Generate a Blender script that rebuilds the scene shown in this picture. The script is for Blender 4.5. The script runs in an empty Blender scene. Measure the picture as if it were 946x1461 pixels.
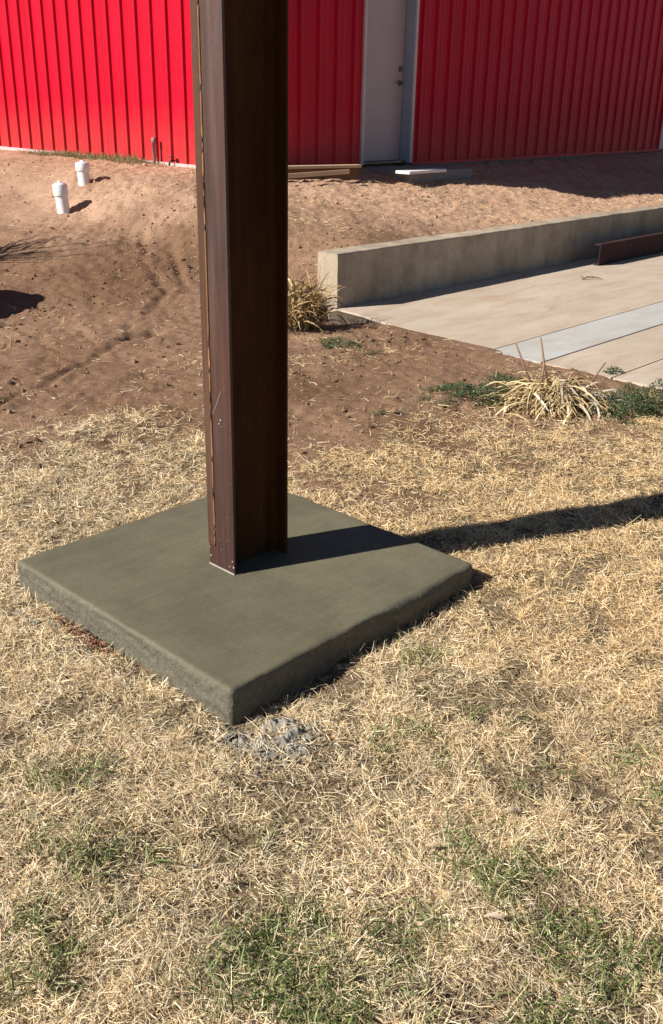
import bpy, bmesh, math, random
import numpy as np
from mathutils import Vector, Matrix

random.seed(7)
rng = np.random.default_rng(11)
SC = bpy.context.scene
COL = SC.collection
PI = math.pi
R = math.radians

# ------------------------------------------------------------------ camera
PITCH, ROLL, HC = R(23.3877), R(1.1851), 1.727
cd = bpy.data.cameras.new('camera')
cam = bpy.data.objects.new('camera', cd)
COL.objects.link(cam)
_F = Vector((0, math.cos(PITCH), -math.sin(PITCH)))
_R0 = Vector((1, 0, 0))
_U0 = Vector((0, math.sin(PITCH), math.cos(PITCH)))
_R = _R0 * math.cos(ROLL) + _U0 * math.sin(ROLL)
_U = _U0 * math.cos(ROLL) - _R0 * math.sin(ROLL)
M = Matrix((( _R.x, _U.x, -_F.x, 0), (_R.y, _U.y, -_F.y, 0), (_R.z, _U.z, -_F.z, HC), (0, 0, 0, 1)))
cam.matrix_world = M
cd.sensor_fit = 'VERTICAL'
cd.sensor_height = 36
cd.sensor_width = 24
cd.lens = 1383.52 / 1461 * 36
cd.clip_start = 0.05
cd.clip_end = 2000
SC.camera = cam

# ------------------------------------------------------------------ light
SUN_AZ, SUN_EL = R(204.3), R(35.0)          # direction towards the sun
w = bpy.data.worlds.new('World')
SC.world = w
w.use_nodes = True
nt = w.node_tree
sky = nt.nodes.new('ShaderNodeTexSky')
sky.sky_type = 'NISHITA'
sky.sun_disc = False
sky.sun_elevation = SUN_EL
sky.altitude = 1200
sky.dust_density = 0.3
sky.air_density = 0.7
sky.sun_rotation = (PI / 2 - SUN_AZ) % (2 * PI)
nt.links.new(sky.outputs[0], nt.nodes['Background'].inputs['Color'])
nt.nodes['Background'].inputs['Strength'].default_value = 0.05
sd = bpy.data.lights.new('sun', 'SUN')
sd.energy = 5.0
sd.angle = R(0.5)
sd.color = (1.0, 0.95, 0.87)
sun = bpy.data.objects.new('sun', sd)
COL.objects.link(sun)
sdir = Vector((math.cos(SUN_EL) * math.cos(SUN_AZ), math.cos(SUN_EL) * math.sin(SUN_AZ), math.sin(SUN_EL)))
sun.rotation_euler = sdir.to_track_quat('Z', 'Y').to_euler()
SC.view_settings.view_transform = 'Standard'
SC.view_settings.look = 'None'
SC.view_settings.gamma = 1
SC.view_settings.exposure = 0.62

# ------------------------------------------------------------------ the yard's own grid: footing, walls and building share it
YAW = R(47.0)
E1 = np.array([math.cos(YAW), math.sin(YAW)])
E2 = np.array([-math.sin(YAW), math.cos(YAW)])
def W(u, v, z=0.0):
    p = u * E1 + v * E2
    return (float(p[0]), float(p[1]), z)
def to_uv(x, y):
    return x * E1[0] + y * E1[1], x * E2[0] + y * E2[1]

def sstep(a, b, x):
    t = np.clip((x - a) / (b - a), 0, 1)
    return t * t * (3 - 2 * t)

# value noise
_tab = rng.random((256, 256))
def vnoise(x, y, s, ox=0, oy=0):
    x = np.asarray(x) / s + ox + 57.3
    y = np.asarray(y) / s + oy + 31.7
    xi = np.floor(x).astype(int); yi = np.floor(y).astype(int)
    fx = x - xi; fy = y - yi
    fx = fx * fx * (3 - 2 * fx); fy = fy * fy * (3 - 2 * fy)
    a = _tab[xi % 256, yi % 256]; b = _tab[(xi + 1) % 256, yi % 256]
    c = _tab[xi % 256, (yi + 1) % 256]; d = _tab[(xi + 1) % 256, (yi + 1) % 256]
    return (a * (1 - fx) + b * fx) * (1 - fy) + (c * (1 - fx) + d * fx) * fy - 0.5

# ------------------------------------------------------------------ terrain height
_HY = np.array([-900, 4.5, 6.0, 7.5, 8.5, 9.5, 10.5, 11.5, 12.6, 14, 900.])
_HZ = np.array([0, 0, .005, .03, .09, .26, .43, .60, .78, .83, .83])
WALL_U0, WALL_V0, WALL_V1 = 6.12, 5.70, 5.93
RUTS = [  # x0,y0,x1,y1,half width,depth
    (-1.98, 5.40, -1.50, 7.10, .028, .045), (-2.2, 5.62, -1.98, 5.42, .03, .035), (-1.52, 7.05, -1.36, 7.30, .05, .06),
    (-2.17, 6.95, -1.63, 6.28, .02, .022), (-1.98, 7.4, -1.6, 6.6, .02, .022), (-2.6, 6.9, -2.15, 7.0, .05, .03),
    (-1.95, 10.1, -1.80, 9.3, .03, .045), (-1.80, 9.3, -1.50, 8.6, .03, .04), (-1.50, 8.6, -1.53, 7.9, .03, .045),
    (-1.62, 9.75, -1.36, 8.75, .03, .05), (-2.35, 9.2, -2.05, 8.45, .045, .055), (-2.15, 8.5, -2.0, 8.1, .035, .05),
    (-2.6, 8.0, -1.9, 8.15, .05, .045), (-2.7, 7.4, -2.0, 7.65, .04, .03), (-0.9, 6.4, -1.7, 5.75, .025, .015), (-1.15, 6.0, -1.9, 5.9, .025, .015),
]
def height(x, y, fine=True):
    x = np.asarray(x, float); y = np.asarray(y, float)
    u, v = to_uv(x, y)
    h = np.interp(y + .25 * vnoise(x, y, 2.3), _HY, _HZ)
    hr = .45 + .113 * (v - 5.9)
    hr = np.clip(hr, .42, .83)
    s = sstep(5.75, 7.0, u)
    up = h * (1 - s) + np.maximum(hr, h * 0) * s
    lowflat = np.minimum(h, .012) * (1 - sstep(5.7, 6.1, u)) - .06 * sstep(5.82, 6.02, u)
    k = sstep(5.78, 5.86, v)
    # left of the wall's end there is no step, the bank just slopes
    left = 1 - sstep(5.9, 6.15, u)
    base = up * k + lowflat * (1 - k)
    base = base * (1 - left) + h * left
    h = base - .12 * np.exp(-((u - 5.9) / .42) ** 2 - ((v - 5.62) / .42) ** 2)
    h = h - .016 * (1 - sstep(.60, .80, np.maximum(np.abs(u - 2.18), np.abs(v - 2.466))))
    if fine:
        pav = sstep(5.75, 6.0, u) * (1 - k)
        dirt = sstep(4.2, 5.2, y) * (1 - pav)
        n = .06 * vnoise(x, y, 1.1) + .035 * vnoise(x, y, .42, 3) + .024 * vnoise(x, y, .17, 7) + .030 * vnoise(x, y, .075, 9) + .026 * vnoise(x, y, .036, 5)
        n2 = .03 * vnoise(x, y, .8) + .016 * vnoise(x, y, .22, 3) + .01 * vnoise(x, y, .08, 5)
        bank = sstep(9.3, 10.5, y)
        h = h + (n * (.62 + .25 * bank)) * dirt + n2 * (1 - dirt) * (1 - pav)
        for (x0, y0, x1, y1, wd, dp) in RUTS:
            dx, dy = x1 - x0, y1 - y0
            L = math.hypot(dx, dy)
            t = np.clip(((x - x0) * dx + (y - y0) * dy) / L / L, 0, 1)
            d = np.hypot(x - x0 - t * dx + .05 * vnoise(x, y, .2, 2), y - y0 - t * dy + .05 * vnoise(x, y, .2, 8))
            wd = wd * 1.3; dp = dp * (.66 if y0 < 7.1 else .5) * (.75 + 1.2 * vnoise(x, y, .3, 4))
            h = h - dp * np.exp(-(d / wd) ** 2) + dp * .35 * np.exp(-((d - 2 * wd) / wd) ** 2)
        # shallow parallel grooves on the bank at the left
        m = np.exp(-((x + 2.9) / .8) ** 2 - ((y - 9.75) / .35) ** 2)
        h = h + m * .02 * np.sin((y - .35 * x) * 42 + 3 * vnoise(x, y, .3))
    return h

# ------------------------------------------------------------------ materials
def mat(name, rough=.8, spec=.3, metallic=0.0):
    m = bpy.data.materials.new(name)
    m.use_nodes = True
    b = m.node_tree.nodes['Principled BSDF']
    b.inputs['Roughness'].default_value = rough
    b.inputs['Specular IOR Level'].default_value = spec
    b.inputs['Metallic'].default_value = metallic
    return m, m.node_tree, b
def N(t, kind, **kw):
    n = t.nodes.new(kind)
    for k, v in kw.items():
        if k in n.inputs: n.inputs[k].default_value = v
        else: setattr(n, k, v)
    return n
def ramp(t, src, stops):
    r = t.nodes.new('ShaderNodeValToRGB')
    e = r.color_ramp.elements
    while len(e) < len(stops): e.new(.5)
    for i, (p, c) in enumerate(stops):
        e[i].position = p
        e[i].color = (*c, 1) if len(c) == 3 else c
    t.links.new(src, r.inputs[0])
    return r.outputs[0]
def noise(t, scale, detail=6, rough=.6, coord='Object', sc=(1, 1, 1), dist=0):
    tc = t.nodes.new('ShaderNodeTexCoord')
    mp = t.nodes.new('ShaderNodeMapping')
    mp.inputs['Scale'].default_value = sc
    t.links.new(tc.outputs[coord], mp.inputs[0])
    n = N(t, 'ShaderNodeTexNoise', Scale=scale, Detail=detail, Roughness=rough, Distortion=dist)
    t.links.new(mp.outputs[0], n.inputs['Vector'])
    return n.outputs[0]
def mixc(t, fac, a, b, mode='MIX'):
    m = t.nodes.new('ShaderNodeMix')
    m.data_type = 'RGBA'
    m.blend_type = mode
    if isinstance(fac, (int, float)): m.inputs[0].default_value = fac
    else: t.links.new(fac, m.inputs[0])
    for i, x in ((6, a), (7, b)):
        if isinstance(x, tuple): m.inputs[i].default_value = (*x, 1)
        else: t.links.new(x, m.inputs[i])
    return m.outputs[2]
def bump(t, b, src, strength, dist):
    n = N(t, 'ShaderNodeBump', Strength=strength, Distance=dist)
    t.links.new(src, n.inputs['Height'])
    if b.inputs['Normal'].links:
        t.links.new(b.inputs['Normal'].links[0].from_socket, n.inputs['Normal'])
    t.links.new(n.outputs[0], b.inputs['Normal'])

def simple(name, c0, c1, scale=8, rough=.8, spec=.3, metallic=0, bs=.2, bd=.003, sc=(1, 1, 1)):
    m, t, b = mat(name, rough, spec, metallic)
    n = noise(t, scale, sc=sc)
    t.links.new(ramp(t, n, [(.3, c0), (.7, c1)]), b.inputs['Base Color'])
    bump(t, b, noise(t, scale * 9), bs, bd)
    return m

def mat_ground():
    m, t, b = mat('soil', .95, .12)
    at = N(t, 'ShaderNodeAttribute', attribute_name='soil')
    sep = t.nodes.new('ShaderNodeSeparateColor')
    t.links.new(at.outputs['Color'], sep.inputs[0])
    n1 = noise(t, 1.7, 8, .65)
    n2 = noise(t, 28, 6, .7)
    n3 = noise(t, 150, 3, .7)
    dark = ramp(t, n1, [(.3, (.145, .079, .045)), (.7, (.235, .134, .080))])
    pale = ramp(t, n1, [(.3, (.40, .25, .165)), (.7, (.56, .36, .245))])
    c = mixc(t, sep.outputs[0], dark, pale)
    lawn = ramp(t, n2, [(.3, (.14, .10, .06)), (.7, (.36, .27, .165))])
    c = mixc(t, sep.outputs[1], c, lawn)
    c = mixc(t, .55, c, ramp(t, n2, [(.25, (.62, .6, .58)), (.5, (1, 1, 1)), (.8, (1.25, 1.22, 1.18))]), 'MULTIPLY')
    c = mixc(t, ramp(t, n3, [(.62, (0, 0, 0)), (.7, (.5, .5, .5))]), c, (.50, .38, .25))
    t.links.new(c, b.inputs['Base Color'])
    n5 = noise(t, 60, 5, .75)
    bump(t, b, n2, .55, .02)
    bump(t, b, n5, .7, .016)
    bump(t, b, n3, .55, .008)
    return m

def mat_attr(name, rough=.7, transl=.2, spec=.25):
    m, t, b = mat(name, rough, spec)
    at = N(t, 'ShaderNodeAttribute', attribute_name='tint')
    t.links.new(at.outputs['Color'], b.inputs['Base Color'])
    tr = t.nodes.new('ShaderNodeBsdfTranslucent')
    t.links.new(at.outputs['Color'], tr.inputs['Color'])
    mx = t.nodes.new('ShaderNodeMixShader')
    mx.inputs[0].default_value = transl
    out = t.nodes['Material Output']
    t.links.new(b.outputs[0], mx.inputs[1]); t.links.new(tr.outputs[0], mx.inputs[2])
    t.links.new(mx.outputs[0], out.inputs[0])
    return m

def mat_footing():
    m, t, b = mat('fresh_concrete', .72, .3)
    n1 = noise(t, 3.2, 7, .6)
    n2 = noise(t, 60, 5, .65)
    n3 = noise(t, 12, 6, .7, sc=(1, .35, 1))
    c = ramp(t, n1, [(.3, (.118, .104, .066)), (.72, (.168, .150, .097))])
    c = mixc(t, .5, c, ramp(t, n3, [(.3, (.86, .86, .86)), (.7, (1.12, 1.12, 1.1))]), 'MULTIPLY')
    c = mixc(t, .45, c, ramp(t, n2, [(.3, (.72, .72, .72)), (.6, (1, 1, 1)), (.78, (1.35, 1.35, 1.32))]), 'MULTIPLY')
    vo = N(t, 'ShaderNodeTexVoronoi', Scale=55.0)          # pores left by the trowel
    tcv = t.nodes.new('ShaderNodeTexCoord'); t.links.new(tcv.outputs['Object'], vo.inputs['Vector'])
    pore = ramp(t, vo.outputs['Distance'], [(.06, (.55, .55, .55)), (.16, (1, 1, 1))])
    pm = ramp(t, noise(t, 7, 4, .6), [(.45, (0, 0, 0)), (.6, (.8, .8, .8))])
    c = mixc(t, pm, c, mixc(t, 1.0, c, pore, 'MULTIPLY'))
    n4 = noise(t, 5, 5, .75, sc=(.25, 1.6, 1), dist=1.5)      # arcs of the trowel
    c = mixc(t, .7, c, ramp(t, n4, [(.35, (.88, .88, .87)), (.5, (1, 1, 1)), (.62, (1.10, 1.10, 1.09))]), 'MULTIPLY')
    # the sides were never trowelled: drier, sandier cement paste
    geo = t.nodes.new('ShaderNodeNewGeometry')
    sx = t.nodes.new('ShaderNodeSeparateXYZ')
    t.links.new(geo.outputs['Normal'], sx.inputs[0])
    side = ramp(t, sx.outputs[2], [(.45, (1, 1, 1)), (.93, (0, 0, 0))])
    sc = ramp(t, n2, [(.3, (.095, .085, .060)), (.7, (.165, .15, .110))])
    c = mixc(t, side, c, sc)
    t.links.new(c, b.inputs['Base Color'])
    n6 = noise(t, 24, 5, .75)
    sb = t.nodes.new('ShaderNodeMath'); sb.operation = 'MULTIPLY'
    t.links.new(n6, sb.inputs[0]); t.links.new(side, sb.inputs[1])
    bump(t, b, sb.outputs[0], .8, .018)
    bump(t, b, n2, .35, .002)
    bump(t, b, n3, .06, .004)
    bump(t, b, n4, .05, .004)
    return m

def mat_steel(name, c0, c1, c2, rough=.5, metallic=.25, rust=(.16, .06, .02), low=None, spec=.4):
    m, t, b = mat(name, rough, spec, metallic)
    n1 = noise(t, 26, 6, .6, sc=(1, 1, .045))
    n2 = noise(t, 3, 6, .65, sc=(1, 1, .35))
    n3 = noise(t, 90, 4, .7)
    c = ramp(t, n1, [(.28, c0), (.5, c1), (.72, c2)])
    c = mixc(t, ramp(t, n2, [(.44, (0, 0, 0)), (.68, (.85, .85, .85))]), c, rust)
    c = mixc(t, .5, c, ramp(t, n3, [(.3, (.7, .7, .7)), (.7, (1.2, 1.2, 1.2))]), 'MULTIPLY')
    if low:      # grey mill scale above grades to a darker brown in the lower half
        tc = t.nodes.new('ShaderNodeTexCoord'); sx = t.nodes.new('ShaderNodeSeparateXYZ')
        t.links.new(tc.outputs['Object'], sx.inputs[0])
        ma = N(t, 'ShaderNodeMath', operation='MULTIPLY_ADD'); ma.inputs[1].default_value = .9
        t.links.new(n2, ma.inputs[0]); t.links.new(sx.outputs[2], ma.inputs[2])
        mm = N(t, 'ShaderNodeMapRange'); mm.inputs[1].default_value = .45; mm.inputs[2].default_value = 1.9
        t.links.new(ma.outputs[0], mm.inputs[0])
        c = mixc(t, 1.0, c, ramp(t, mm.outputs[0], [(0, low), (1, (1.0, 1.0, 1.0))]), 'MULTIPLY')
    t.links.new(c, b.inputs['Base Color'])
    rr = ramp(t, n1, [(.3, (rough - .1,) * 3), (.7, (rough + .15,) * 3)])
    t.links.new(rr, b.inputs['Roughness'])
    bump(t, b, n3, .15, .001)
    return m

def mat_red():
    m, t, b = mat('red_painted_metal', .42, .16)
    n = noise(t, 1.4, 5, .6, sc=(1, 1, .3))
    c = ramp(t, n, [(.3, (.43, .002, .017)), (.7, (.50, .003, .023))])
    tc = t.nodes.new('ShaderNodeTexCoord')
    sx = t.nodes.new('ShaderNodeSeparateXYZ')
    t.links.new(tc.outputs['Object'], sx.inputs[0])
    n2 = noise(t, 5, 6, .7)
    add = N(t, 'ShaderNodeMath', operation='MULTIPLY_ADD'); add.inputs[1].default_value = .5
    t.links.new(n2, add.inputs[0]); t.links.new(sx.outputs[2], add.inputs[2])
    dust = ramp(t, add.outputs[0], [(.15, (.42, .42, .42)), (.95, (0, 0, 0))])   # red dirt splashed on the foot of the sheets
    c = mixc(t, dust, c, (.50, .10, .075))
    t.links.new(c, b.inputs['Base Color'])
    bump(t, b, noise(t, 1.2, 2, .5, sc=(1, 1, .4)), .08, .02)
    return m

def mat_wallconc():
    m, t, b = mat('old_concrete', .92, .15)
    n1 = noise(t, 1.3, 7, .65)
    n2 = noise(t, 40, 5, .7)
    n3 = noise(t, 3.1, 7, .72, sc=(1.1, 1, .8))
    c = ramp(t, n1, [(.3, (.34, .275, .20)), (.7, (.50, .415, .31))])
    c = mixc(t, ramp(t, n3, [(.44, (0, 0, 0)), (.68, (.62, .62, .62))]), c, (.185, .14, .10))
    c = mixc(t, .6, c, ramp(t, n2, [(.3, (.78, .78, .78)), (.7, (1.14, 1.14, 1.14))]), 'MULTIPLY')
    t.links.new(c, b.inputs['Base Color'])
    bump(t, b, n2, .4, .004)
    return m

def mat_paving(name, c0, c1, stain):
    m, t, b = mat(name, .85, .2)
    n1 = noise(t, 1.1, 8, .6, coord='Generated', sc=(9, 1.2, 1)) if False else noise(t, .9, 8, .62, sc=(1, 2.2, 1))
    n2 = noise(t, 70, 4, .7)
    n3 = noise(t, 3.4, 6, .7, sc=(.45, 1.6, 1), dist=.6)
    c = ramp(t, n1, [(.3, c0), (.7, c1)])
    c = mixc(t, ramp(t, n3, [(.46, (0, 0, 0)), (.72, (.8, .8, .8))]), c, stain)
    c = mixc(t, .5, c, ramp(t, n2, [(.3, (.85, .85, .85)), (.7, (1.1, 1.1, 1.1))]), 'MULTIPLY')
    t.links.new(c, b.inputs['Base Color'])
    bump(t, b, n2, .2, .002)
    return m

def mat_leafy(name, c0, c1, rough=.6, transl=.15):
    m, t, b = mat(name, rough, .25)
    oi = t.nodes.new('ShaderNodeObjectInfo')
    n = noise(t, 9, 4, .6)
    a = N(t, 'ShaderNodeMath', operation='MULTIPLY_ADD'); a.inputs[1].default_value = .35
    t.links.new(n, a.inputs[0])
    s = N(t, 'ShaderNodeMath', operation='MULTIPLY'); s.inputs[1].default_value = .75
    t.links.new(oi.outputs['Random'], s.inputs[0]); t.links.new(s.outputs[0], a.inputs[2])
    c = ramp(t, a.outputs[0], [(.08, c0), (.85, c1)])
    t.links.new(c, b.inputs['Base Color'])
    return m

MT = dict(
    soil=mat_ground(), footing=mat_footing(), red=mat_red(), wallc=mat_wallconc(),
    grass=mat_attr('dry_grass_blades', .6, .18), green=mat_attr('green_leaves', .5, .25), crumbs=mat_attr('crumbs', .95, 0, .1),
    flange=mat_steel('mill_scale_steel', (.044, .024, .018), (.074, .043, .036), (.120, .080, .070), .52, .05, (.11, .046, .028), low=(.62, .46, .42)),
    web=mat_steel('rusty_web_steel', (.034, .014, .005), (.054, .021, .007), (.08, .034, .012), .78, .0, (.11, .040, .013), spec=.12),
    strip=mat_steel('brown_edge_steel', (.050, .026, .017), (.080, .042, .027), (.115, .064, .042), .65, .0, (.10, .044, .020), spec=.2),
    bead=simple('rusty_weld', (.20, .085, .03), (.33, .17, .075), 9, .8),
    slurry=simple('spilled_mortar', (.20, .185, .155), (.31, .285, .24), 60, .95, bs=.5, bd=.004),
    dirtymortar=simple('pale_mortar', (.24, .22, .18), (.40, .37, .32), 60, .95),
    beam=mat_steel('dark_beam_steel', (.032, .018, .019), (.046, .025, .026), (.065, .035, .033), .8, .0, (.07, .034, .026), spec=.12),
    pave=mat_paving('tan_concrete', (.44, .355, .27), (.55, .455, .36), (.40, .27, .185)),
    pave2=mat_paving('pale_grey_concrete', (.42, .41, .385), (.52, .505, .475), (.41, .35, .29)),
    joint=simple('joint_filler', (.06, .045, .035), (.12, .09, .065), 30),
    white=simple('white_plastic', (.74, .74, .74), (.82, .82, .82), 6, .4, .4, bs=.05),
    hole=simple('dark_pipe_mouth', (.05, .045, .04), (.08, .07, .06), 10),
    doorp=simple('white_door_paint', (.40, .31, .31), (.44, .34, .34), 4, .4, .45, bs=.03),
    frame=simple('grey_door_frame', (.30, .32, .40), (.35, .37, .44), 4, .35, .5, bs=.03),
    trim=simple('pale_trim', (.50, .38, .37), (.58, .46, .45), 4, .45, .4, bs=.03),
    brass=simple('dark_lock_metal', (.10, .08, .07), (.18, .15, .13), 20, .35, .5, .7, bs=.02),
    step=simple('grey_step_concrete', (.20, .185, .175), (.27, .25, .235), 14, .9),
    plank=simple('weathered_pine', (.48, .33, .21), (.66, .48, .32), 14, .85, sc=(.2, 3, 3)),
    darkplank=simple('brown_plank', (.12, .06, .03), (.19, .10, .05), 14, .85, sc=(.2, 3, 3)),
    board=simple('white_board', (.68, .65, .62), (.78, .75, .72), 10, .7),
    roofm=simple('grey_roof_metal', (.45, .45, .46), (.55, .55, .56), 3, .4),
    dark=simple('black_iron', (.03, .025, .02), (.06, .05, .04), 20, .6),
    straw=mat_leafy('dry_strap_leaf', (.36, .24, .10), (.64, .52, .30)),
    paleleaf=mat_leafy('bleached_strap_leaf', (.38, .30, .23), (.68, .59, .48)),
    stalk=mat_leafy('brown_stalk', (.20, .12, .08), (.30, .19, .13)),
    oldstraw=mat_leafy('old_ornamental_grass', (.26, .16, .07), (.58, .43, .22)),
    leaf=mat_leafy('fallen_leaf', (.34, .24, .15), (.50, .40, .29)),
    mound=simple('mound_dirt', (.20, .12, .075), (.3, .18, .115), 8, .95, bs=.6, bd=.02),
    clay=simple('red_clay', (.34, .10, .045), (.46, .17, .085), 40, .95, bs=.6, bd=.01),
)

# ------------------------------------------------------------------ object helpers
def obj(name, verts, faces, m, parent=None, smooth=False, loc=(0, 0, 0)):
    me = bpy.data.meshes.new(name)
    me.from_pydata(verts, [], faces)
    me.update()
    if smooth: me.polygons.foreach_set('use_smooth', [True] * len(me.polygons))
    if m: me.materials.append(m)
    o = bpy.data.objects.new(name, me)
    COL.objects.link(o)
    o.location = loc
    if parent: o.parent = parent
    return o
def bobj(name, bm, m, parent=None, smooth=False):
    bmesh.ops.recalc_face_normals(bm, faces=bm.faces)
    me = bpy.data.meshes.new(name)
    bm.to_mesh(me); bm.free()
    if smooth: me.polygons.foreach_set('use_smooth', [True] * len(me.polygons))
    me.materials.append(m)
    o = bpy.data.objects.new(name, me)
    COL.objects.link(o)
    if parent: o.parent = parent
    return o
def tag(o, label=None, cat=None, group=None, kind=None):
    for k, v in (('label', label), ('category', cat), ('group', group), ('kind', kind)):
        if v: o[k] = v
    return o
def thing(name, label, cat, loc, rz=YAW, group=None):
    o = bpy.data.objects.new(name, None)
    COL.objects.link(o)
    o.location = loc
    o.rotation_euler = (0, 0, rz)
    o.empty_display_size = .1
    return tag(o, label, cat, group)
def box(bm, x0, y0, z0, x1, y1, z1, bev=0, seg=2):
    r = bmesh.ops.create_cube(bm, size=1)
    for v in r['verts']:
        v.co = Vector((x0 + (v.co.x + .5) * (x1 - x0), y0 + (v.co.y + .5) * (y1 - y0), z0 + (v.co.z + .5) * (z1 - z0)))
    if bev:
        es = list({e for v in r['verts'] for e in v.link_edges})
        bmesh.ops.bevel(bm, geom=es, offset=bev, segments=seg, affect='EDGES', profile=.6)
def boxo(name, m, parent, *a, bev=0, seg=2):
    bm = bmesh.new()
    box(bm, *a, bev=bev, seg=seg)
    return bobj(name, bm, m, parent)
def lathe(prof, n=24, cx=0, cy=0):
    vs, fs = [], []
    for (r, z) in prof:
        for k in range(n):
            a = 2 * PI * k / n
            vs.append((cx + r * math.cos(a), cy + r * math.sin(a), z))
    for i in range(len(prof) - 1):
        for k in range(n):
            a, b = i * n + k, i * n + (k + 1) % n
            fs.append((a, b, b + n, a + n))
    return vs, fs
def tubepath(pts, rad, n=6):
    vs, fs = [], []
    pts = [Vector(p) for p in pts]
    for i, p in enumerate(pts):
        d = (pts[min(i + 1, len(pts) - 1)] - pts[max(i - 1, 0)]).normalized()
        q = d.to_track_quat('Z', 'Y')
        r = rad[i] if isinstance(rad, (list, tuple)) else rad
        for k in range(n):
            a = 2 * PI * k / n
            vs.append(tuple(p + q @ Vector((r * math.cos(a), r * math.sin(a), 0))))
    for i in range(len(pts) - 1):
        for k in range(n):
            a, b = i * n + k, i * n + (k + 1) % n
            fs.append((a, b, b + n, a + n))
    fs.append(tuple(range(n - 1, -1, -1)))
    fs.append(tuple(range((len(pts) - 1) * n, len(pts) * n)))
    return vs, fs
def rock_mesh(r, sub=1, jit=.35):
    bm = bmesh.new()
    bmesh.ops.create_icosphere(bm, subdivisions=sub, radius=r)
    for v in bm.verts:
        v.co *= 1 + random.uniform(-jit, jit)
        v.co.z *= .7
    return bm

# ================================================================== ground
def axis(*spans):
    out = []
    for a, b, n in spans: out += list(np.linspace(a, b, n, endpoint=False))
    out.append(spans[-1][1])
    return np.array(out)
def build_ground():
    xs = axis((-600, -60, 8), (-60, -12, 10), (-12, -6, 14), (-6, -3.2, 50), (-3.2, 5.2, 400), (5.2, 8, 60), (8, 14, 40), (14, 60, 12), (60, 600, 8))
    yy = [4.4]
    while yy[-1] < 15: yy.append(yy[-1] + .0033 * yy[-1])
    ys = np.concatenate([axis((-600, -60, 8), (-60, -4, 10), (-4, .6, 12), (.6, 4.4, 140))[:-1], np.array(yy)[:-1], axis((yy[-1], 26, 20), (26, 80, 12), (80, 900, 10))])
    X, Y = np.meshgrid(xs, ys, indexing='ij')
    Z = height(X, Y)
    u, v = to_uv(X, Y)
    inside = (np.abs(u - 2.18) < .52) & (np.abs(v - 2.466) < .52)
    Z = np.where(inside, -.05, Z)
    nx, ny = X.shape
    me = bpy.data.meshes.new('ground')
    co = np.stack([X, Y, Z], -1).reshape(-1, 3).astype(np.float32)
    me.vertices.add(len(co)); me.vertices.foreach_set('co', co.ravel())
    i = np.arange(nx - 1)[:, None] * ny + np.arange(ny - 1)[None, :]
    q = np.stack([i, i + ny, i + ny + 1, i + 1], -1).reshape(-1, 4).astype(np.int32)
    me.loops.add(q.size); me.loops.foreach_set('vertex_index', q.ravel())
    me.polygons.add(len(q)); me.polygons.foreach_set('loop_start', np.arange(0, q.size, 4, dtype=np.int32))
    me.polygons.foreach_set('use_smooth', np.ones(len(q), bool))
    me.update(calc_edges=True)
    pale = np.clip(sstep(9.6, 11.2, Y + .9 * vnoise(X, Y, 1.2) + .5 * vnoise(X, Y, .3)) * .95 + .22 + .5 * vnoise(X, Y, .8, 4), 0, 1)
    lw = np.clip(lawn_mask(X, Y), 0, 1)
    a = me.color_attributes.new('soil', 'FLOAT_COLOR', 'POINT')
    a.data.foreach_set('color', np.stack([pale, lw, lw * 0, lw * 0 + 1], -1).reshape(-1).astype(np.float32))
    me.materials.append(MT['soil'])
    o = bpy.data.objects.new('ground', me)
    COL.objects.link(o)
    tag(o, 'reddish brown bare dirt and lawn soil of the yard', kind='structure')

_LX = np.array([-60, -1.7, -1.2, -.68, -.1, .25, .5, 1.2, 1.9, 60])
_LY = np.array([4.6, 4.6, 4.72, 4.85, 4.55, 4.75, 5.1, 5.25, 5.5, 5.5])
def lawn_mask(x, y):
    edge = np.interp(x, _LX, _LY)
    n = .9 * vnoise(x, y, .55, 1) + .9 * vnoise(x, y, .2, 6) + .6 * vnoise(x, y, .09, 2)
    m = 1 - sstep(-.75, .55, y - edge + n * 1.1)
    # bare dusty spot behind the footing
    m = m * (1 - .8 * np.exp(-((x - .32) / .22) ** 2 - ((y - 4.15) / .28) ** 2))
    u, v = to_uv(x, y)
    return m * (1 - sstep(5.8, 5.95, u))
build_ground()

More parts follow.
